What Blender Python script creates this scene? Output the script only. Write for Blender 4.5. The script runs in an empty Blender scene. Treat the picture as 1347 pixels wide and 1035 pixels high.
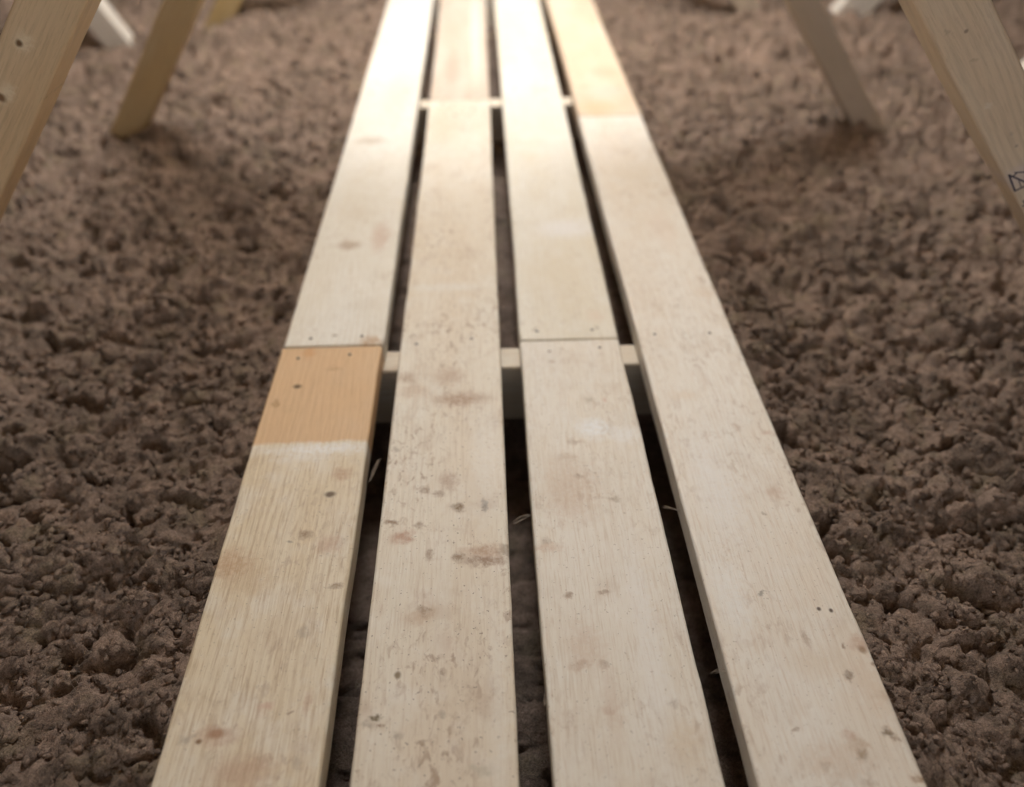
import bpy, bmesh, math, random
import numpy as np
from mathutils import Matrix, Vector

# ------------------------------------------------------------------ camera, world, light, exposure
F, PITCH, YAW, ROLL = 1000.0, 0.7242, 0.0345, 0.0066
BOARD_TOP = 0.172
CAM = Vector((-0.0177, 0.0, BOARD_TOP + 0.4165))
CX, CY = 673.5, 517.5
_f = Vector((math.sin(YAW)*math.cos(PITCH), math.cos(YAW)*math.cos(PITCH), -math.sin(PITCH)))
_r = Vector((math.cos(YAW), -math.sin(YAW), 0)); _d = _f.cross(_r)
_r2 = _r*math.cos(ROLL) + _d*math.sin(ROLL); _d2 = -_r*math.sin(ROLL) + _d*math.cos(ROLL)
scene = bpy.context.scene
COL = scene.collection
cam = bpy.data.cameras.new('camera'); camo = bpy.data.objects.new('camera', cam); COL.objects.link(camo)
m = Matrix((_r2, -_d2, -_f)).transposed().to_4x4(); m.translation = CAM
camo.matrix_world = m
cam.sensor_fit = 'HORIZONTAL'; cam.sensor_width = 36.0; cam.lens = F*36/1347
cam.clip_start = 0.01
cam.dof.use_dof = True; cam.dof.focus_distance = 0.485; cam.dof.aperture_fstop = 3.1
cam.dof.aperture_blades = 0
scene.camera = camo

world = bpy.data.worlds.new('world'); scene.world = world; world.use_nodes = True
bg = world.node_tree.nodes['Background']
bg.inputs[0].default_value = (0.98, 0.98, 1.0, 1); bg.inputs[1].default_value = 1.1
scene.view_settings.view_transform = 'Standard'; scene.view_settings.look = 'None'
scene.view_settings.gamma = 1; scene.view_settings.use_curve_mapping = False
scene.view_settings.exposure = 0.27

# the attic's own lamp, up under the ridge farther along the walkway: it lights the tops of the clods,
# the upward faces of the outer webs and the block tops, and leaves the near sides of the clods in shade
lamp = bpy.data.lights.new('attic_lamp_offscreen', 'POINT'); lamp.energy = 34.0; lamp.shadow_soft_size = 0.12; lamp.color = (0.94, 0.97, 1.0)
lampo = bpy.data.objects.new('attic_lamp_offscreen', lamp); lampo.location = (0.0, 1.45, 1.16); COL.objects.link(lampo)

def ray(x, y):
    return _f + _r2*((x-CX)/F) + _d2*((y-CY)/F)
def on_z(x, y, z):
    v = ray(x, y); return CAM + v*((z-CAM.z)/v.z)
def on_y(x, y, Y):
    v = ray(x, y); return CAM + v*((Y-CAM.y)/v.y)

rng = np.random.default_rng(7); random.seed(7)

# ------------------------------------------------------------------ helpers
def link(name, me, parent=None, mat=None):
    o = bpy.data.objects.new(name, me); COL.objects.link(o)
    if parent: o.parent = parent
    if mat: me.materials.append(mat)
    return o
def empty(name, loc):
    o = bpy.data.objects.new(name, None); o.empty_display_size = 0.05; o.location = loc; COL.objects.link(o); return o
def tag(o, label=None, cat=None, group=None, kind=None):
    if label: o['label'] = label
    if cat: o['category'] = cat
    if group: o['group'] = group
    if kind: o['kind'] = kind
    return o

class NT:
    def __init__(s, name):
        s.m = bpy.data.materials.new(name); s.m.use_nodes = True; s.t = s.m.node_tree
        s.b = s.t.nodes['Principled BSDF']
    def n(s, typ, **kw):
        o = s.t.nodes.new(typ)
        for k, v in kw.items(): setattr(o, k, v)
        return o
    def put(s, sock, v):
        if v is None: return
        if isinstance(v, bpy.types.NodeSocket): s.t.links.new(v, sock)
        elif isinstance(v, (tuple, list)) and sock.type == 'RGBA' and len(v) == 3: sock.default_value = (*v, 1)
        else: sock.default_value = v
    def math(s, op, a, b=None, clamp=False):
        o = s.n('ShaderNodeMath', operation=op, use_clamp=clamp); s.put(o.inputs[0], a); s.put(o.inputs[1], b); return o.outputs[0]
    def vmath(s, op, a, b=None):
        o = s.n('ShaderNodeVectorMath', operation=op); s.put(o.inputs[0], a); s.put(o.inputs[1], b)
        return o.outputs['Value'] if op in ('LENGTH', 'DISTANCE', 'DOT_PRODUCT') else o.outputs[0]
    def noise(s, vec, scale, detail=3, rough=0.55, dist=0.0, out=0):
        o = s.n('ShaderNodeTexNoise'); s.put(o.inputs['Vector'], vec); o.inputs['Scale'].default_value = scale
        o.inputs['Detail'].default_value = detail; o.inputs['Roughness'].default_value = rough; o.inputs['Distortion'].default_value = dist
        return o.outputs[out]
    def step(s, v, a, b, lo=0.0, hi=1.0):
        o = s.n('ShaderNodeMapRange', interpolation_type='SMOOTHSTEP'); s.put(o.inputs[0], v)
        for i, q in zip((1, 2, 3, 4), (a, b, lo, hi)): s.put(o.inputs[i], q)
        return o.outputs[0]
    def mix(s, fac, a, b, mode='MIX'):
        o = s.n('ShaderNodeMix', data_type='RGBA', blend_type=mode); s.put(o.inputs[0], fac); s.put(o.inputs[6], a); s.put(o.inputs[7], b); return o.outputs[2]

def wood(name, base, alt, grain_col, seed, grain=0.35, dirt=0.4, spots=(), bands=(), rough=0.55, rings=0.3, chalk=0.3, dirt_col=(0.36, 0.25, 0.17)):
    """local x = across the face, y = along the grain, z = through the thickness."""
    t = NT(name)
    co = t.n('ShaderNodeTexCoord').outputs['Object']
    off = t.vmath('ADD', co, (seed*1.37, seed*2.11, seed*0.73))
    long1 = t.vmath('MULTIPLY', off, (1.0, 0.06, 1.0))
    long2 = t.vmath('MULTIPLY', off, (1.0, 0.18, 1.0))
    # broad tone drift and blotches
    drift = t.noise(long2, 22, 3, 0.5)
    col = t.mix(t.step(drift, 0.35, 0.68), base, alt)
    blot = t.noise(off, 38, 4, 0.6)
    col = t.mix(t.math('MULTIPLY', t.step(blot, 0.45, 0.7), chalk), col, (0.86, 0.86, 0.83))
    # growth rings as stretched, warped bands
    warp = t.noise(t.vmath('MULTIPLY', off, (1.0, 0.22, 1.0)), 16, 2, 0.5)
    sx = t.n('ShaderNodeSeparateXYZ'); t.put(sx.inputs[0], off)
    ph = t.math('ADD', t.math('MULTIPLY', sx.outputs[0], 1150.0), t.math('MULTIPLY', warp, 46.0))
    ring = t.math('ADD', t.math('MULTIPLY', t.math('SINE', ph), 0.5), 0.5)
    ring = t.step(ring, 0.35, 1.0)
    area = t.step(t.noise(t.vmath('MULTIPLY', off, (1.0, 0.4, 1.0)), 20, 2, 0.5), 0.42, 0.62)
    col = t.mix(t.math('MULTIPLY', t.math('MULTIPLY', ring, area), rings), col, grain_col)
    # fine fibre streaks
    fib = t.noise(long1, 760, 4, 0.65)
    col = t.mix(t.math('MULTIPLY', t.step(fib, 0.47, 0.70), min(0.8, grain*1.5)), col, grain_col)
    # scuffed dirt: clustered flecks
    fleck = t.noise(t.vmath('MULTIPLY', off, (1.0, 0.55, 1.0)), 190, 4, 0.62, 0.6)
    clus = t.step(t.noise(t.vmath('MULTIPLY', off, (1.0, 0.6, 1.0)), 19, 3, 0.55), 0.40, 0.68)
    fm = t.math('MULTIPLY', t.step(fleck, 0.50, 0.68), clus)
    col = t.mix(t.math('MULTIPLY', fm, dirt), col, dirt_col)
    smear = t.step(t.noise(t.vmath('MULTIPLY', off, (1.0, 0.7, 1.0)), 30, 5, 0.65, 0.4), 0.52, 0.75)
    col = t.mix(t.math('MULTIPLY', smear, dirt*0.6), col, (0.46, 0.34, 0.25))
    pep = t.step(t.noise(off, 520, 2, 0.5), 0.66, 0.73)
    col = t.mix(t.math('MULTIPLY', pep, dirt*0.8), col, (0.16, 0.11, 0.075))
    wob = t.noise(off, 55, 3, 0.6)
    wob2 = t.noise(off, 260, 3, 0.6)
    sy = t.n('ShaderNodeSeparateXYZ'); t.put(sy.inputs[0], co)
    for (y0, y1, c, s, soft) in bands:      # unweathered bands across the face
        yy = t.math('ADD', sy.outputs[1], t.math('MULTIPLY', t.math('SUBTRACT', wob, 0.5), soft*3))
        mk = t.math('MULTIPLY', t.step(yy, y0-soft, y0+soft), t.step(yy, y1-soft*0.4, y1+soft*0.4, 1.0, 0.0))
        cc = t.mix(t.math('MULTIPLY', t.step(fib, 0.45, 0.75), 0.35), c, tuple(q*0.72 for q in c))
        cc = t.mix(t.math('MULTIPLY', smear, 0.35), cc, tuple(q*0.78 for q in c))
        col = t.mix(t.math('MULTIPLY', mk, s), col, cc)
    wv = t.vmath('SUBTRACT', t.noise(off, 130, 3, 0.65, out=1), (0.5, 0.5, 0.5))
    cow = t.vmath('ADD', co, t.vmath('MULTIPLY', wv, (0.010, 0.012, 0)))
    brk = t.step(t.noise(off, 330, 4, 0.7), 0.30, 0.62)
    for (x, y, rx, ry, c, s, hard) in spots:
        src = cow if rx > 0.0016 and hard < 0.6 else co
        dv = t.vmath('MULTIPLY', t.vmath('SUBTRACT', src, (x, y, 0)), (1/rx, 1/ry, 0))
        d = t.vmath('LENGTH', dv)
        d = t.math('ADD', d, t.math('MULTIPLY', t.math('SUBTRACT', wob2, 0.5), 1.0*(1-hard)+0.2))
        mk = t.math('MULTIPLY', t.step(d, 0.15+0.3*hard, 1.35, 1.0, 0.0), min(1.0, s*1.25))
        if hard < 0.6: mk = t.math('MULTIPLY', mk, t.math('ADD', t.math('MULTIPLY', brk, 0.5), 0.5))
        col = t.mix(mk, col, c)
    t.put(t.b.inputs['Base Color'], col)
    t.put(t.b.inputs['Roughness'], t.step(blot, 0.3, 0.8, rough-0.06, rough+0.15))
    t.b.inputs['Specular IOR Level'].default_value = 0.4
    hgt = t.math('ADD', t.math('MULTIPLY', fib, 0.6), t.math('MULTIPLY', fleck, 0.35))
    hgt = t.math('ADD', hgt, t.math('MULTIPLY', ring, -0.12))
    bp = t.n('ShaderNodeBump'); bp.inputs['Strength'].default_value = 0.55; bp.inputs['Distance'].default_value = 0.0010
    t.put(bp.inputs['Height'], hgt); t.put(t.b.inputs['Normal'], bp.outputs[0])
    return t.m

def plain(name, c, rough=0.6, metal=0.0, nz=0.15, scale=200):
    t = NT(name); co = t.n('ShaderNodeTexCoord').outputs['Object']
    n = t.noise(co, scale, 3)
    t.put(t.b.inputs['Base Color'], t.mix(t.math('MULTIPLY', n, nz*2), c, tuple(q*0.5 for q in c)))
    t.b.inputs['Roughness'].default_value = rough; t.b.inputs['Metallic'].default_value = metal
    return t.m

def lumber_mesh(name, w, l, h, bev=0.0028, seg=40, jit=0.0004, wane=0.0):
    """sawn board: eased edges, slightly uneven arrises; centred in x and y and z"""
    prof = []
    for sx_, sz_ in ((1, 1), (-1, 1), (-1, -1), (1, -1)):
        c = Vector((sx_*(w/2-bev), sz_*(h/2-bev)))
        a0 = math.atan2(sz_, sx_) - math.pi/4
        for k in range(4):
            a = a0 + k*math.pi/6
            prof.append((c.x+bev*math.cos(a), c.y+bev*math.sin(a)))
    n = len(prof); seg = max(2, seg)
    ys = [-l/2] + [-l/2+bev*0.7] + [(-l/2+bev*0.7)+(l-bev*1.4)*k/seg for k in range(1, seg)] + [l/2-bev*0.7, l/2]
    vs = []; fs = []
    jl = np.cumsum(rng.normal(0, jit*0.5, (len(ys), 2)), axis=0); jl -= np.linspace(jl[0], jl[-1], len(ys)); jl = np.clip(jl, -jit*2.5, jit*2.5)
    for i, y in enumerate(ys):
        e = 0.7*bev if i in (0, len(ys)-1) else 0
        for k, (x, z) in enumerate(prof):
            s = 1 if x > 0 else -1
            dx = jl[i, 0 if x > 0 else 1] + rng.normal(0, jit*0.25)
            vs.append((x - s*e*(w/2-bev*0 > 0) + dx*(i not in (0,)), y, z - (e if z > 0 else -e)))
    for i in range(len(ys)-1):
        for k in range(n):
            a, b = i*n+k, i*n+(k+1) % n
            fs.append((a, a+n, b+n, b))
    fs.append(tuple(range(n))); fs.append(tuple(reversed(range((len(ys)-1)*n, len(ys)*n))))
    me = bpy.data.meshes.new(name); me.from_pydata(vs, [], fs); me.update()
    bm = bmesh.new(); bm.from_mesh(me); bmesh.ops.recalc_face_normals(bm, faces=bm.faces); bm.to_mesh(me); bm.free()
    nq = (len(ys)-1)*n; me.polygons.foreach_set('use_smooth', [i < nq and (i % n) % 4 != 3 for i in range(len(me.polygons))])
    return me

# ------------------------------------------------------------------ structure: ceiling below, roof deck above
def slab(name, verts8, mat, label):
    me = bpy.data.meshes.new(name)
    me.from_pydata(verts8, [], [(0,1,2,3), (7,6,5,4), (0,4,5,1), (1,5,6,2), (2,6,7,3), (3,7,4,0)])
    o = link(name, me, None, mat); tag(o, label, kind='structure'); return o
Y0, Y1, HALF = -1.3, 4.4, 1.80
M_gyp = plain('gypsum', (0.55, 0.52, 0.48), 0.9)
M_deck = wood('roof_deck_wood', (0.62, 0.49, 0.33), (0.52, 0.39, 0.25), (0.36, 0.25, 0.15), 91, dirt=0.1)
floor = slab('floor', [(-HALF, Y0, 0), (-HALF, Y1, 0), (HALF, Y1, 0), (HALF, Y0, 0), (-HALF, Y0, -.013), (-HALF, Y1, -.013), (HALF, Y1, -.013), (HALF, Y0, -.013)], M_gyp, 'gypsum board ceiling below, buried under loose insulation')
PEAK = 1.34
for side in (-1, 1):
    a = (0, PEAK); b = (side*HALF*1.02, 0.13)
    slab('ceiling' if side < 0 else 'ceiling_slope', [(a[0], Y0, a[1]), (a[0], Y1, a[1]), (b[0], Y1, b[1]), (b[0], Y0, b[1]), (a[0], Y0, a[1]+.015), (a[0], Y1, a[1]+.015), (b[0], Y1, b[1]+.015), (b[0], Y0, b[1]+.015)], M_deck, 'plywood roof deck sloping over the attic')

# ------------------------------------------------------------------ walkway of four board rows on cross blocks
BW, GAPS = 0.089, (0.0164, 0.0175, 0.0166)
TW = 4*BW + sum(GAPS)
XC = []; x = -TW/2
for i in range(4):
    XC.append(x+BW/2); x += BW + (GAPS[i] if i < 3 else 0)
walk = empty('walkway', (0, 0.9, 0.089))
tag(walk, 'pale slatted timber walkway of four board rows laid over brown insulation', 'walkway')
root_inv = Matrix.Translation(-Vector(walk.location))

def T(x, y): return on_z(x, y, BOARD_TOP)
def spot_px(cx, cy, loc, px, py, rx, ry, c, s, hard=0.5):
    p = T(px, py); ex = abs(T(px+rx, py).x - p.x); ey = abs(T(px, py+ry).y - p.y)
    return (p.x-cx, p.y-cy, max(ex, 1e-4), max(ey, 1e-4), c, s, hard)
BR, DK, PK, WH, OR = (0.27, 0.17, 0.10), (0.10, 0.07, 0.045), (0.52, 0.35, 0.26), (0.86, 0.87, 0.87), (0.66, 0.39, 0.19)
GY = (0.40, 0.35, 0.29)
def seam(px, py): return T(px, py).y
S1, S2, S3, S4 = seam(437, 455), seam(605, 131), seam(755, 446), seam(795, 152)
YN, YF = -1.10, 3.60
# row, y start, y end, colours, params, spots(px), bands
rows = [
 (0, YN, S1, dict(base=(0.74, 0.65, 0.49), alt=(0.78, 0.72, 0.60), grain_col=(0.50, 0.38, 0.24), seed=3, grain=0.42, dirt=0.42, rings=0.22, chalk=0.4),
  [(285,965,13,7,(0.33,0.19,0.10),.8,.7),(285,968,34,16,PK,.5,.3),(262,975,5,4,BR,.8,.7),(247,972,10,7,GY,.5,.3),(300,742,34,22,(0.50,0.33,0.20),.6,.2),(330,760,38,30,(0.52,0.37,0.22),.35,.1),
   (435,650,8,4,(0.14,0.09,0.05),.85,.6),(450,623,13,9,(0.46,0.28,0.17),.6,.4),(402,703,10,7,BR,.65,.4),(382,712,6,3,DK,.5,.4),(433,715,18,14,PK,.45,.2),(442,771,11,4,BR,.55,.3),(400,832,9,10,GY,.45,.4),(382,938,5,4,BR,.5,.5),(405,925,7,16,PK,.45,.2),(350,930,12,8,(0.62,0.40,0.33),.45,.2),(320,1015,50,26,PK,.45,.2),(392,1000,6,16,GY,.35,.2),
   (420,590,70,9,WH,.75,.3),(395,603,40,6,WH,.4,.3),
   (392,508,6,3,(0.16,0.10,0.05),.9,.7),(364,530,5,6,(0.40,0.24,0.11),.6,.5),(440,485,10,4,(0.48,0.30,0.15),.5,.3),(408,463,8,9,(0.62,0.31,0.13),.5,.3)],
  [(seam(410,581), 9.0, (0.69,0.47,0.27), .92, 0.0025)]),
 (0, S1, YF, dict(base=(0.79, 0.77, 0.70), alt=(0.82, 0.82, 0.78), grain_col=(0.60, 0.53, 0.42), seed=11, grain=0.25, dirt=0.22, rings=0.2, chalk=0.5),
  [(487,448,16,7,(0.50,0.33,0.19),.7,.3),(440,441,4,2,GY,.7,.6),(458,322,17,7,(0.42,0.32,0.24),.7,.3),(500,312,14,22,(0.58,0.42,0.33),.55,.2),(486,185,22,5,(0.50,0.42,0.33),.6,.3),(520,130,22,40,(0.70,0.66,0.58),.5,.1),(470,280,20,10,(0.66,0.60,0.50),.3,.2),(480,400,25,10,(0.68,0.63,0.55),.3,.2)], []),
 (1, YN, S2, dict(base=(0.75, 0.68, 0.57), alt=(0.79, 0.75, 0.66), grain_col=(0.55, 0.44, 0.33), seed=23, grain=0.25, dirt=0.75, rings=0.12, chalk=0.4),
  [(638,737,32,8,(0.34,0.23,0.16),.75,.4),(640,724,36,9,(0.50,0.36,0.26),.75,.3),(602,733,8,7,BR,.7,.4),(668,723,14,10,GY,.6,.3),(602,668,9,7,(0.26,0.18,0.11),.85,.5),(637,664,5,8,(0.16,0.12,0.09),.85,.5),(514,688,10,5,BR,.75,.4),(551,692,9,6,BR,.6,.4),(530,706,16,10,PK,.8,.3),(590,633,14,14,(0.44,0.31,0.23),.55,.2),(557,645,7,6,BR,.5,.3),(576,650,8,6,BR,.5,.3),
   (605,525,40,10,(0.44,0.30,0.21),.7,.3),(590,495,22,14,(0.52,0.38,0.28),.55,.2),(535,497,14,8,(0.45,0.33,0.24),.65,.2),(545,515,22,10,(0.52,0.38,0.28),.5,.2),(575,805,22,14,(0.52,0.40,0.29),.6,.2),(556,803,9,7,BR,.5,.3),(547,813,20,10,(0.56,0.43,0.32),.5,.2),(565,731,6,9,BR,.5,.3),
   (493,944,7,6,(0.20,0.16,0.10),.85,.5),(483,954,10,5,GY,.5,.3),(500,955,5,3,BR,.6,.4),(523,888,5,5,(0.28,0.22,0.15),.8,.6),(581,884,4,4,BR,.6,.5),(585,845,12,20,(0.58,0.45,0.35),.5,.2),(635,1012,24,8,(0.52,0.49,0.40),.5,.2),(585,993,6,5,BR,.5,.4),(554,978,6,4,BR,.5,.4),(523,966,7,6,GY,.5,.3),(581,940,6,6,GY,.5,.3),(520,590,6,4,GY,.5,.4),
   (655,900,14,190,(0.82,0.80,0.74),.5,.2),(640,600,24,80,(0.82,0.80,0.75),.6,.2),(583,780,12,130,(0.80,0.77,0.70),.4,.2),(605,230,50,90,(0.76,0.72,0.63),.35,.1),(590,378,55,6,(0.80,0.80,0.77),.45,.3),(580,165,25,25,(0.68,0.55,0.42),.4,.2)], []),
 (1, S2, YF, dict(base=(0.60, 0.51, 0.43), alt=(0.66, 0.60, 0.53), grain_col=(0.47, 0.38, 0.31), seed=31, grain=0.25, dirt=0.3, rings=0.15, chalk=0.1),
  [(594,92,12,30,(0.48,0.37,0.30),.6,.2),(625,40,8,90,(0.82,0.79,0.72),.6,.2)], []),
 (2, YN, S3, dict(base=(0.79, 0.75, 0.67), alt=(0.82, 0.80, 0.75), grain_col=(0.60, 0.51, 0.41), seed=41, grain=0.35, dirt=0.45, rings=0.22, chalk=0.45),
  [(780,563,22,15,(0.88,0.91,0.93),.85,.4),(820,570,26,12,WH,.6,.3),(754,580,9,4,(0.48,0.40,0.32),.7,.3),(750,640,40,48,(0.62,0.49,0.38),.5,.1),(760,625,6,4,BR,.5,.4),(745,600,18,6,(0.55,0.45,0.35),.5,.2),(810,656,8,5,(0.42,0.36,0.28),.6,.4),(748,783,5,5,BR,.55,.4),(795,779,11,4,BR,.5,.3),(762,873,16,9,(0.46,0.33,0.24),.5,.2),(795,872,8,7,BR,.4,.3),(803,935,10,7,PK,.45,.3),(770,850,30,40,(0.64,0.52,0.42),.45,.1),(806,925,14,60,(0.64,0.53,0.44),.4,.1),(886,925,8,6,GY,.45,.3),(720,720,22,8,(0.58,0.44,0.34),.5,.2),(718,710,6,6,BR,.4,.3),
   (776,526,8,4,(0.46,0.41,0.33),.6,.3),(796,526,4,4,(0.62,0.42,0.34),.6,.4),(727,475,5,3,(0.48,0.38,0.30),.6,.4),(850,820,20,190,(0.84,0.84,0.83),.45,.2),(900,980,26,50,(0.72,0.63,0.50),.5,.1)], []),
 (2, S3, YF, dict(base=(0.77, 0.73, 0.62), alt=(0.81, 0.80, 0.74), grain_col=(0.62, 0.55, 0.44), seed=53, grain=0.2, dirt=0.2, rings=0.15, chalk=0.4),
  [(745,300,45,14,(0.84,0.85,0.87),.7,.3),(740,365,50,40,(0.74,0.67,0.54),.35,.1),(783,415,12,10,(0.72,0.58,0.48),.4,.2),(703,433,5,2.5,GY,.6,.5),(785,431,4,2.5,GY,.5,.5)], []),
 (3, YN, S4, dict(base=(0.80, 0.75, 0.67), alt=(0.83, 0.81, 0.76), grain_col=(0.62, 0.52, 0.42), seed=67, grain=0.32, dirt=0.42, rings=0.12, chalk=0.5),
  [(1134,854,6,6,(0.24,0.16,0.09),.85,.6),(1128,845,14,14,PK,.5,.2),(1117,889,6,8,(0.20,0.14,0.10),.8,.5),(1109,849,4,7,BR,.6,.4),(1149,874,4,4,BR,.7,.5),(1168,965,9,7,(0.24,0.18,0.12),.8,.4),(1178,972,7,6,BR,.5,.3),(1135,993,8,8,(0.24,0.17,0.10),.85,.5),(1128,980,14,14,(0.50,0.38,0.27),.6,.2),(1116,967,12,6,PK,.4,.3),(1048,962,6,4,(0.38,0.30,0.23),.75,.4),(1207,1024,12,8,(0.40,0.27,0.17),.7,.3),(1165,915,20,10,(0.52,0.42,0.32),.45,.2),(1145,1030,10,8,(0.42,0.32,0.24),.5,.3),(1088,1008,10,7,GY,.4,.3),
   (1077,801,3,3,(0.14,0.11,0.09),.9,.8),(1093,803,3,3,(0.14,0.11,0.09),.9,.8),(1003,780,7,3,(0.30,0.28,0.25),.7,.5),(1060,838,6,12,(0.42,0.33,0.26),.5,.3),(1020,648,14,10,(0.55,0.42,0.33),.5,.2),(1005,675,4,3,GY,.6,.5),(1010,570,10,4,(0.62,0.48,0.40),.5,.3),(1100,1000,60,30,(0.66,0.54,0.43),.45,.1),(1150,900,36,60,(0.70,0.58,0.47),.4,.1),(940,640,30,90,(0.85,0.86,0.86),.55,.2),(960,780,26,60,(0.86,0.88,0.88),.5,.2),(1070,870,40,20,(0.72,0.64,0.53),.4,.1),(900,520,22,8,(0.74,0.64,0.52),.4,.2),(930,385,20,8,(0.70,0.60,0.50),.4,.2),
   (835,230,28,14,(0.74,0.68,0.58),.4,.2),(870,300,20,30,(0.78,0.68,0.60),.4,.2)], []),
 (3, S4, YF, dict(base=(0.74, 0.60, 0.46), alt=(0.76, 0.67, 0.55), grain_col=(0.58, 0.43, 0.30), seed=79, grain=0.25, dirt=0.25, rings=0.15, chalk=0.15),
  [(795,95,24,9,(0.66,0.47,0.34),.6,.2),(800,120,26,10,(0.72,0.61,0.53),.6,.2),(785,142,34,12,(0.74,0.53,0.34),.7,.2),(770,40,14,20,(0.76,0.66,0.53),.5,.2)], []),
]
M_nail = plain('nail_steel', (0.16, 0.14, 0.13), 0.45, 0.6)
def nail_mesh():
    bm = bmesh.new()
    bmesh.ops.create_cone(bm, cap_ends=True, segments=12, radius1=0.0018, radius2=0.0013, depth=0.001)
    me = bpy.data.meshes.new('nail'); bm.to_mesh(me); bm.free(); me.materials.append(M_nail); return me
NAIL = nail_mesh()
CROSS = [-0.70, -0.080, 0.5420, 1.1650, 1.775, 2.385, 2.995]
for ri, (row, ya, yb, kw, sp, bands) in enumerate(rows):
    gap = 0.0004 if row == 2 else 0.0009
    la, lb = ya + gap/2, yb - gap/2
    cx, cy = XC[row], (la+lb)/2
    bnd = []
    for (p0, p1, c, s, soft) in bands:
        bnd.append((p0-cy, p1, c, s, soft))
    sps = [spot_px(cx, cy, None, *q) for q in sp]
    mat = wood('plank_wood_%d' % ri, spots=sps, bands=bnd, **kw)
    me = lumber_mesh('plank', BW, lb-la, 0.019, bev=0.0022, seg=int((lb-la)/0.012), jit=0.0003)
    o = link('plank', me, walk, mat)
    tilt = rng.normal(0, 0.0012)
    o.matrix_basis = root_inv @ Matrix.Translation((cx, cy, BOARD_TOP-0.0095 + (row % 2-0.5)*0.0004)) @ Matrix.Rotation(tilt*0.3, 4, 'Z')
    for c in CROSS:
        for ends in (ya, yb):
            pass
        if la < c < lb or abs(c-ya) < 0.04 or abs(c-yb) < 0.04:
            yy = min(max(c, la+0.014), lb-0.014)
            for dx in (-0.026, 0.024):
                n = link('nail', NAIL, o)
                n.location = (dx+rng.normal(0, 0.003), yy-cy+rng.normal(0, 0.004), 0.0095)
M_block = wood('block_wood', (0.74, 0.66, 0.54), (0.78, 0.73, 0.64), (0.55, 0.43, 0.3), 5, dirt=0.2)
for i, c in enumerate(CROSS):
    me = lumber_mesh('cross_block', 0.064, TW-0.006, 0.030, bev=0.0025, seg=8)
    o = link('cross_block', me, walk, M_block)
    # length along world x, 89 mm standing on edge
    R = Matrix(((0, 1, 0), (0, 0, 1), (1, 0, 0))).to_4x4()
    o.matrix_basis = root_inv @ Matrix.Translation((0, c, 0.089+0.032)) @ R
    o['label'] = 'short timber block standing on edge under the boards'

# ------------------------------------------------------------------ roof trusses
CHORD = 0.089
def member(name, root, p0, p1, width, thick, yplane, mat, yaw=0, seg=30, jit=0.0005):
    """board whose wide face looks along -y, axis p0->p1 in the plane y = yplane (front face)"""
    a = Vector((p0[0], yplane+thick/2, p0[1])); b = Vector((p1[0], yplane+thick/2, p1[1]))
    L = (b-a).length; ey = (b-a).normalized(); ez = Vector((0, -1, 0)); ex = ey.cross(ez)
    me = lumber_mesh(name, width, L, thick, bev=0.003, seg=seg, jit=jit)
    o = link(name, me, root)
    M = Matrix((ex, ey, ez)).transposed().to_4x4(); M.translation = (a+b)/2
    o.matrix_basis = Matrix.Translation(-Vector(root.location)) @ M
    if mat: me.materials.append(mat)
    return o, M
def web_axis(edge_a, edge_b, Y):
    """two pixel edges of the front face -> axis line (x at z) and width in the plane y = Y"""
    A0, A1 = [on_y(*p, Y) for p in edge_a]; B0, B1 = [on_y(*p, Y) for p in edge_b]
    da = Vector((A1.x-A0.x, A1.z-A0.z)).normalized(); db = Vector((B1.x-B0.x, B1.z-B0.z)).normalized()
    d = (da+db).normalized()
    if d.y < 0: d = -d
    ma = Vector(((A0.x+A1.x)/2, (A0.z+A1.z)/2)); mb = Vector(((B0.x+B1.x)/2, (B0.z+B1.z)/2))
    n = Vector((d.y, -d.x)); w = abs((mb-ma).dot(n)); c = ma + n*((mb-ma).dot(n)/2)
    return c, d, w
def at_z(c, d, z): t = (z-c.y)/d.y; return (c.x+d.x*t, z)
def at_x(c, d, x): t = (x-c.x)/d.x; return (x, c.y+d.y*t)

T1, T2, T3 = 0.545, 1.140, 1.715
DIPS = [(0.64, 1.05, 0.15, 0.042), (-0.72, 1.56, 0.10, 0.018), (-0.60, 1.68, 0.10, 0.012)]   # hollows in the fill: x, y, radius, depth
pine = lambda n, seed, base, alt, spots=(), **k: wood(n, base, alt, tuple(q*0.68 for q in base), seed, grain=0.3, dirt=0.10, rings=0.3, chalk=0.0, spots=spots, **k)
M_chord = pine('chord_wood', 12, (0.58, 0.45, 0.30), (0.62, 0.50, 0.35))

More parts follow.
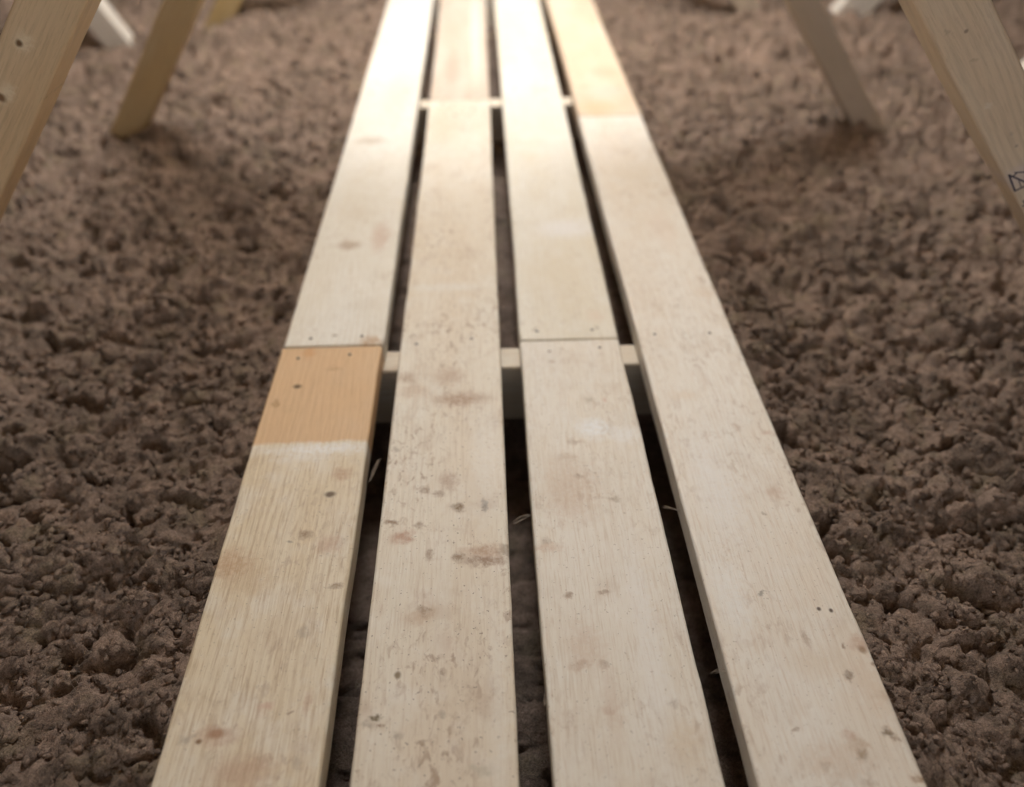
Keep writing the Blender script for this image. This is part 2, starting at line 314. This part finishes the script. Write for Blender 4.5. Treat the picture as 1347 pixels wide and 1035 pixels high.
def truss(Y, label, left, right, outl, outr, matl, matr, matol, mator, spotsl=(), spotsr=()):
    root = empty('roof_truss', (0, Y+0.019, 0)); tag(root, label, 'truss', 'roof trusses along the walkway')
    member('bottom_chord', root, (-1.66, CHORD/2), (1.66, CHORD/2), CHORD, 0.038, Y, M_chord)
    for s in (-1, 1):
        member('top_chord', root, (s*1.745, 0.108), (s*0.012, PEAK-0.068), CHORD, 0.038, Y, M_chord)
    out = []
    for s, (c, d, w), mk, sp in ((-1, left, matl, spotsl), (1, right, matr, spotsr)):
        p0 = at_z(c, d, CHORD*0.75); p1 = at_x(c, d, s*0.035)
        if p1[1] > PEAK-0.12: p1 = at_z(c, d, PEAK-0.12)
        o, M = member('web', root, p0, p1, w, 0.038, Y, None)
        inv = M.inverted(); spots = []
        for (px, py, r, ry, col, st, hd) in sp:
            q = inv @ on_y(px, py, Y); e = abs((inv @ on_y(px+r, py, Y)).x-q.x); spots.append((q.x, q.y, e*1.05, e*1.05*ry/r, col, st, hd))
        o.data.materials.append(mk(spots)); out.append((o, M))
    for s, oo, mk in ((-1, outl, matol), (1, outr, mator)):
        if not oo: continue
        fx, fz, tx, tz = oo
        member('web', root, (fx, fz), (tx, tz), 0.064, 0.038, Y, mk([]))
    return root, out

M_l1 = lambda sp: pine('knotty_pine', 61, (0.62, 0.45, 0.27), (0.66, 0.50, 0.32), sp)
M_r1 = lambda sp: pine('pale_pine', 62, (0.64, 0.50, 0.35), (0.66, 0.55, 0.42), sp)
M_l2 = lambda sp: pine('golden_pine', 63, (0.50, 0.36, 0.18), (0.52, 0.39, 0.22), sp)
M_r2 = lambda sp: pine('grey_pine', 64, (0.52, 0.44, 0.34), (0.52, 0.45, 0.37), sp)
M_l3 = lambda sp: pine('olive_pine', 65, (0.46, 0.34, 0.16), (0.48, 0.37, 0.20), sp)
M_o = lambda sp: pine('weathered_pine', 66, (0.66, 0.62, 0.56), (0.70, 0.67, 0.62), sp)
pale = (0.74, 0.62, 0.44)
knl = [(30,56,15,20,pale,.8,.5),(25,57,6,7,(0.16,0.09,0.04),.95,.7),(8,122,14,22,pale,.8,.5),(1,128,9,8,(0.20,0.11,0.05),.95,.7),(62,133,5,4,(0.40,0.30,0.18),.6,.5)]
knr = [(1271,41,4,4,(0.32,0.24,0.18),.85,.7),(1248,40,4,6,(0.42,0.33,0.24),.6,.4),(1337,192,3,3,(0.36,0.29,0.24),.7,.6),(1300,140,9,9,(0.70,0.62,0.52),.6,.3),(1330,176,3,6,(0.42,0.35,0.28),.5,.4),(1282,78,6,4,(0.42,0.32,0.22),.5,.3),(1345,230,40,26,(0.60,0.52,0.50),.6,.1)]
lw = lambda Y, a, b: web_axis(a, b, Y)
w1l = lw(T1, ((18, 0), (0, 43)), ((115, 0), (60, 130))); w1r = lw(T1, ((1201, 0), (1344, 280)), ((1303, 0), (1338, 75)))
w2l = lw(T2, ((216, 0), (140, 180)), ((262, 0), (190, 180))); w2r = lw(T2, ((1036, 10), (1134, 185)), ((1087, 10), (1172, 185)))
w3l = lw(T3, ((284, 0), (268, 36)), ((320, 0), (303, 36))); w3r = lw(T3, ((960, 0), (985, 36)), ((994, 0), (1018, 36)))
for w in (w1l, w1r, w2l, w2r, w3l, w3r): print('WEB', [round(q, 3) for q in w[0]], [round(q, 3) for q in w[1]], round(w[2], 4), 'foot', at_z(w[0], w[1], 0.12), 'x0', at_x(w[0], w[1], 0))
# outer webs: measured where they meet the insulation
o3 = on_y(163, 75, T3); o3t = on_y(108, 0, T3); p3 = on_y(1122, 32, T3); p3t = on_y(1150, 0, T3)
print('OUT', o3, o3t, p3, p3t)
def outer(foot, slope):  # foot x at z .12
    s = 1 if foot > 0 else -1
    f = (foot - s*slope*0.05, 0.07); h = 0.56
    return (f[0], f[1], f[0]+s*slope*h, f[1]+h)
tr1, webs1 = truss(T1, 'roof truss with one knotty tan web and one ink-stamped pale web', w1l, w1r, outer(-0.84, 0.55), outer(0.86, 0.55), M_l1, M_r1, M_o, M_o, knl, knr)
tr2, _ = truss(T2, 'roof truss with one golden-brown web and one grey-beige web', w2l, w2r, outer(-0.80, 0.60), outer(0.80, 0.6), M_l2, M_r2, M_o, M_o)
tr3, _ = truss(T3, 'roof truss whose webs barely rise from the insulation, with whitish outer webs', w3l, w3r, None, outer(0.772, 0.68), M_l3, M_r2, M_o, M_o)
# loose whitish brace standing in the fill between the second and third truss
br = empty('timber_brace', (-0.70, 1.62, 0.06)); tag(br, 'whitish timber brace leaning outward behind the golden-brown truss web', 'brace')
member('brace_board', br, (-0.706, 0.06), (-0.98, 0.60), 0.050, 0.038, 1.60, M_o([]))
# ink stamp on the right web of the first truss
M_ink = plain('stamp_ink', (0.075, 0.065, 0.10), 0.8, 0, 0.3, 900)
ow, Mw = webs1[1]; inv = Mw.inverted()
def stroke(bm, a, b, wpx):
    A, B = [inv @ on_y(*p, T1) for p in (a, b)]
    z = 0.0193; d = (B-A); d.z = 0; d.normalize(); n = Vector((-d.y, d.x, 0))*(wpx*0.0003)
    vs = [bm.verts.new((q.x, q.y, zz)) for zz in (z-0.0004, z) for q in (A-n-d*0.0003, B-n+d*0.0003, B+n+d*0.0003, A+n-d*0.0003)]
    for f in ((0,3,2,1), (4,5,6,7), (0,1,5,4), (1,2,6,5), (2,3,7,6), (3,0,4,7)): bm.faces.new([vs[i] for i in f])
bm = bmesh.new()
for a, b, w in (((1327,230),(1335,251),2.2), ((1327,230),(1350,240),2.2), ((1335,251),(1352,243),1.8), ((1335,227),(1352,226),1.6), ((1331,233),(1337,228),1.3), ((1340,237),(1343,246),1.0), ((1346,264),(1352,272),1.8), ((1345,271),(1352,268),1.4)):
    stroke(bm, a, b, w)
me = bpy.data.meshes.new('ink_stamp'); bm.to_mesh(me); bm.free()
st = link('ink_stamp', me, ow, M_ink); st['label'] = 'dark triangular lumber grade stamp in ink'

# ------------------------------------------------------------------ loose-fill insulation
def _hash(ix, iy, s):
    h = (ix.astype(np.int64)*374761393 + iy.astype(np.int64)*668265263 + s*1442695041) & 0xffffffff
    h = ((h ^ (h >> 13))*1274126177) & 0xffffffff
    h = ((h ^ (h >> 16))*2246822519) & 0xffffffff
    return ((h ^ (h >> 15)) & 0xffffff)/float(0x1000000)
def perlin(x, y, s):
    ix = np.floor(x); iy = np.floor(y); fx = x-ix; fy = y-iy
    u = fx*fx*fx*(fx*(fx*6-15)+10); v = fy*fy*fy*(fy*(fy*6-15)+10)
    def g(dx, dy):
        a = _hash(ix+dx, iy+dy, s)*2*np.pi; return np.cos(a)*(fx-dx)+np.sin(a)*(fy-dy)
    a = g(0, 0); b = g(1, 0); c = g(0, 1); d = g(1, 1)
    return 1.41*((a+(b-a)*u) + ((c+(d-c)*u)-(a+(b-a)*u))*v)
def worley(x, y, s):
    ix = np.floor(x); iy = np.floor(y); best = np.full(x.shape, 9.0); hv = np.zeros(x.shape)
    for dx in (-1, 0, 1):
        for dy in (-1, 0, 1):
            px = ix+dx+_hash(ix+dx, iy+dy, s); py = iy+dy+_hash(ix+dx, iy+dy, s+17)
            d = (px-x)**2+(py-y)**2; k = d < best
            best = np.where(k, d, best); hv = np.where(k, _hash(ix+dx, iy+dy, s+31), hv)
    return np.sqrt(best), hv
def fbm(x, y, s, octs=4, r=0.5):
    o = 0; a = 1.0
    for k in range(octs): o = o+a*perlin(x*2**k, y*2**k, s+k); a *= r
    return o
def ground(x, y):
    wx = x + 0.010*fbm(x/0.035, y/0.035, 1, 3) + 0.0012*perlin(x/0.006, y/0.006, 9)
    wy = y + 0.010*fbm(x/0.035, y/0.035, 5, 3) + 0.0012*perlin(x/0.006, y/0.006, 13)
    h = 0.018*fbm(x/0.33, y/0.33, 20, 2)
    amp = 0.65+0.6*perlin(x/0.11, y/0.11, 40)
    def lump(sz, s, a):
        d, v = worley(wx/sz, wy/sz, s)
        return a*(np.clip(1-d*d*1.25, -0.35, 1))*(0.45+0.8*v)
    h = h + lump(0.048, 50, 0.017)*np.clip(amp, 0.3, 1.4)
    h = h + lump(0.024, 60, 0.0175)*np.clip(0.8+0.7*perlin(x/0.07, y/0.07, 41), 0.25, 1.5)
    h = h + lump(0.0110, 70, 0.0085)*np.clip(0.8+0.8*perlin(x/0.045, y/0.045, 42), 0.2, 1.6)
    h = h + lump(0.0055, 80, 0.0028)
    h = h + 0.0012*fbm(wx/0.004, wy/0.004, 90, 2)
    pit = np.clip(fbm(wx/0.040, wy/0.030, 100, 3)-0.42, 0, 1); h = h - 0.055*pit
    under = np.clip((0.188-np.abs(x))/0.03, 0, 1)
    bank = np.exp(-np.clip(np.abs(x)-0.21, 0, 9)/0.07)*(1-under)
    base = 0.104 + 0.010*np.clip((np.abs(x)-0.9)/0.6, 0, 1)
    z = base + 0.036*bank + h*(1-0.6*under)*(1-0.45*bank) - 0.062*under
    z = np.where(np.abs(x) < 0.215, np.minimum(z, 0.1505), z)
    z = np.where(under > 0.6, np.minimum(z, 0.110), z)
    for c in (T1, T2, T3):
        k = np.clip(1-np.abs(y-c-0.019)/0.05, 0, 1); k = k*k*(3-2*k); fl = 0.097 + 0.15*np.clip(h+0.01, 0, 0.03)
        z = np.where(z < fl, z+(fl-z)*k, z)
    for dx, dy, rr, dd in DIPS: z = z - dd*np.exp(-((x-dx)**2+(y-dy)**2)/rr**2)
    return z
def axis(lo, hi, step_fn):
    v = [lo]
    while v[-1] < hi: v.append(v[-1]+step_fn(v[-1]))
    return np.array(v)
def sx_(x):
    a = abs(x)
    if a < 0.185: return 0.006
    if a < 0.72: return 0.0020
    return min(0.002+0.016*(a-0.72), 0.02)
def sy_(y):
    if y < 0.12: return min(0.0018+0.03*(0.12-y), 0.03)
    return min(0.0017+0.0028*max(y-0.35, 0)**1.1, 0.0060) if y < 2.4 else min(0.006+0.03*(y-2.4), 0.03)
gx = axis(-1.70, 1.70, sx_); gy = axis(-1.25, 4.2, sy_)
X, Y = np.meshgrid(gx, gy); Zg = ground(X, Y)
# sideways push so clods lean and overhang a little
PX = 0.0028*perlin(X/0.012, Y/0.012, 200)+0.0016*perlin(X/0.005, Y/0.005, 202); PY = 0.0028*perlin(X/0.012, Y/0.012, 210)+0.0016*perlin(X/0.005, Y/0.005, 212)
nx, ny = len(gx), len(gy); print('GRID', nx, ny, nx*ny)
def fast_mesh(name, co, idx, k, mat, smooth=True):
    me = bpy.data.meshes.new(name); nf = len(idx)
    me.vertices.add(len(co)); me.vertices.foreach_set('co', np.ascontiguousarray(co, np.float32).ravel())
    me.loops.add(nf*k); me.loops.foreach_set('vertex_index', np.ascontiguousarray(idx, np.int32).ravel())
    me.polygons.add(nf); me.polygons.foreach_set('loop_start', np.arange(0, nf*k, k, dtype=np.int32))
    me.polygons.foreach_set('use_smooth', np.full(nf, smooth))
    me.update(calc_edges=True); me.validate(); me.materials.append(mat); return me
def fluff_material(name, a, b, c, lighten=1.0):
    t = NT(name); co = t.n('ShaderNodeTexCoord').outputs['Object']
    q = lambda v: tuple(min(1, k*lighten) for k in v)
    col = t.mix(t.step(t.math('ADD', t.math('MULTIPLY', t.noise(co, 14, 3, 0.6), 0.45), t.math('MULTIPLY', t.noise(co, 85, 4, 0.6), 0.55)), 0.40, 0.60), q(a), q(b))
    col = t.mix(t.step(t.noise(t.vmath('ADD', co, (3, 1, 7)), 34, 4, 0.6), 0.52, 0.70), col, q(c))
    fine = t.noise(co, 520, 4, 0.75, 1.2)
    col = t.mix(t.step(fine, 0.38, 0.62, 0.62, 0.0), col, q(tuple(k*0.38 for k in a)))
    gn = t.step(t.noise(t.vmath('ADD', co, (9, 2, 1)), 700, 3, 0.65, 1.5), 0.54, 0.68)
    col = t.mix(t.math('MULTIPLY', gn, 0.7), col, q((0.50, 0.41, 0.33)))
    bl = t.step(t.noise(t.vmath('ADD', co, (1, 5, 2)), 60, 4, 0.6), 0.66, 0.76)
    col = t.mix(t.math('MULTIPLY', bl, 0.5), col, q((0.075, 0.065, 0.085)))
    t.put(t.b.inputs['Base Color'], col); t.b.inputs['Roughness'].default_value = 1.0; t.b.inputs['Specular IOR Level'].default_value = 0.1
    bp = t.n('ShaderNodeBump'); bp.inputs['Strength'].default_value = 1.0; bp.inputs['Distance'].default_value = 0.0022
    hh = t.math('ADD', fine, t.math('MULTIPLY', t.noise(t.vmath('MULTIPLY', co, (1, 1, 1)), 1300, 3, 0.7), 0.45))
    t.put(bp.inputs['Height'], hh); t.put(t.b.inputs['Normal'], bp.outputs[0])
    return t.m
INS = ((0.270, 0.205, 0.165), (0.54, 0.400, 0.325), (0.41, 0.325, 0.238))
M_ins = fluff_material('cellulose_fluff', *INS)
co = np.stack([X+PX, Y+PY, Zg], -1).reshape(-1, 3)
i0 = (np.arange(ny-1)[:, None]*nx + np.arange(nx-1)[None, :]).ravel()
idx = np.stack([i0, i0+1, i0+nx+1, i0+nx], -1)
ins = link('insulation', fast_mesh('insulation', co, idx, 4, M_ins))
tag(ins, 'brown-grey loose-fill cellulose insulation blanketing the attic floor', 'insulation', kind='stuff')

# crumbs of fluff and loose fibres on top of the fill
def scatter(n, near):
    y = 0.12 + (rng.random(n)**near)*2.0; s = np.where(rng.random(n) < 0.5, -1, 1)
    x = s*(0.205 + rng.random(n)*np.minimum(0.25+0.60*y, 0.85)); return x, y
ph = (1+5**0.5)/2
ico = np.array([(-1,ph,0),(1,ph,0),(-1,-ph,0),(1,-ph,0),(0,-1,ph),(0,1,ph),(0,-1,-ph),(0,1,-ph),(ph,0,-1),(ph,0,1),(-ph,0,-1),(-ph,0,1)])/1.9
icf = np.array([(0,11,5),(0,5,1),(0,1,7),(0,7,10),(0,10,11),(1,5,9),(5,11,4),(11,10,2),(10,7,6),(7,1,8),(3,9,4),(3,4,2),(3,2,6),(3,6,8),(3,8,9),(4,9,5),(2,4,11),(6,2,10),(8,6,7),(9,8,1)])
n = 30000; x, y = scatter(n, 1.2); z = ground(x, y)
size = (0.0007+0.0030*rng.random(n)**2.0)*(0.85+0.35*y)
V = ico[None]*(1+1.25*(rng.random((n, 12, 1))-0.5))*size[:, None, None]*np.stack([0.7+0.9*rng.random(n), 0.7+0.9*rng.random(n), 0.6+0.4*rng.random(n)], -1)[:, None, :]
V = V + np.stack([x, y, z+size*0.15], -1)[:, None, :]
crumbs = link('fluff_crumbs', fast_mesh('fluff_crumbs', V.reshape(-1, 3), (icf[None]+np.arange(n)[:, None, None]*12).reshape(-1, 3), 3, M_ins), ins)
tag(crumbs, kind='stuff')
n = 150000; K = 2; x, y = scatter(n, 1.6); z = ground(x, y)-0.0006
a = rng.random(n)*2*np.pi; L = (0.0020+0.0050*rng.random(n)**2)*(0.8+0.5*y); L[rng.random(n) < 0.01] *= 2.0
el = rng.normal(0.45, 0.40, n); cv = rng.normal(0, 0.7, n); ce = rng.normal(-0.5, 0.4, n); wd = (0.00009+0.00013*rng.random(n))*(0.75+0.6*y)
V = np.zeros((n, (K+1)*2, 3)); P = np.stack([x, y, z], -1)
for k in range(K+1):
    aa = a+cv*k; ee = el+ce*k
    side = np.stack([-np.sin(aa), np.cos(aa), np.full(n, 0.5)], -1)*(wd*(1-0.35*k))[:, None]
    V[:, k*2] = P-side; V[:, k*2+1] = P+side
    P = P+np.stack([np.cos(aa)*np.cos(ee), np.sin(aa)*np.cos(ee), np.sin(ee)], -1)*(L/K)[:, None]
ff = np.array([(k*2, k*2+1, k*2+3, k*2+2) for k in range(K)])
M_fib = fluff_material('cellulose_fibre', *INS, lighten=1.3)
fib = link('loose_fibres', fast_mesh('loose_fibres', V.reshape(-1, 3), (ff[None]+np.arange(n)[:, None, None]*(K+1)*2).reshape(-1, 4), 4, M_fib), ins)
tag(fib, kind='stuff')

# wisps of fibre snagged on the board edges in the gaps
M_wisp = plain('wisp_fibre', (0.50, 0.43, 0.36), 0.9)
wisps = [((497,600),(486,628),'pale insulation wisp snagged in gap beside the orange-banded board',6),((697,672),(676,684),'curled fibre wisp bridging the middle gap beside the dark knot',5),((872,661),(897,668),'thin fibre wisp between cross block and the board with paired holes',4),((939,882),(958,878),'thin fibre strand in the gap beside the paired small holes',3),((722,913),(716,922),'tiny fibre tuft in middle gap, farther from cross block than curled wisp',4),((468,893),(476,897),'tiny fibre tuft on dark-knotted board edge facing the orange-banded board',4)]
for a, b, lab, nf in wisps:
    A, B = T(*a), T(*b); A.z = B.z = BOARD_TOP-0.004
    bm = bmesh.new()
    for q in range(nf):
        j = Vector((rng.normal(0, .0008), rng.normal(0, .0012), rng.normal(0, .001))); c = (A+B)/2 + Vector((rng.normal(0, .0022), rng.normal(0, .0022), 0.001+abs(rng.normal(0, .001))))
        pts = [((A+j)*(1-t)**2 + c*2*t*(1-t) + (B-j*0.7)*t*t) for t in [k/8 for k in range(9)]]
        prev = None
        for k, p in enumerate(pts):
            d = (pts[min(k+1, 8)]-pts[max(k-1, 0)]).normalized(); s = d.cross(Vector((0, 0, 1))).normalized(); u = s.cross(d); r = 0.00013*(1-0.6*abs(k/8-0.5))
            ringv = [bm.verts.new(p+s*r*math.cos(w)+u*r*math.sin(w)) for w in (0, 2.09, 4.19)]
            if prev:
                for e in range(3): bm.faces.new((prev[e], prev[(e+1) % 3], ringv[(e+1) % 3], ringv[e]))
            prev = ringv
    me = bpy.data.meshes.new('fibre_wisp'); bm.to_mesh(me); bm.free()
    o = link('fibre_wisp', me, None, M_wisp); tag(o, lab, 'fibre', 'fibre wisps caught in the walkway gaps')
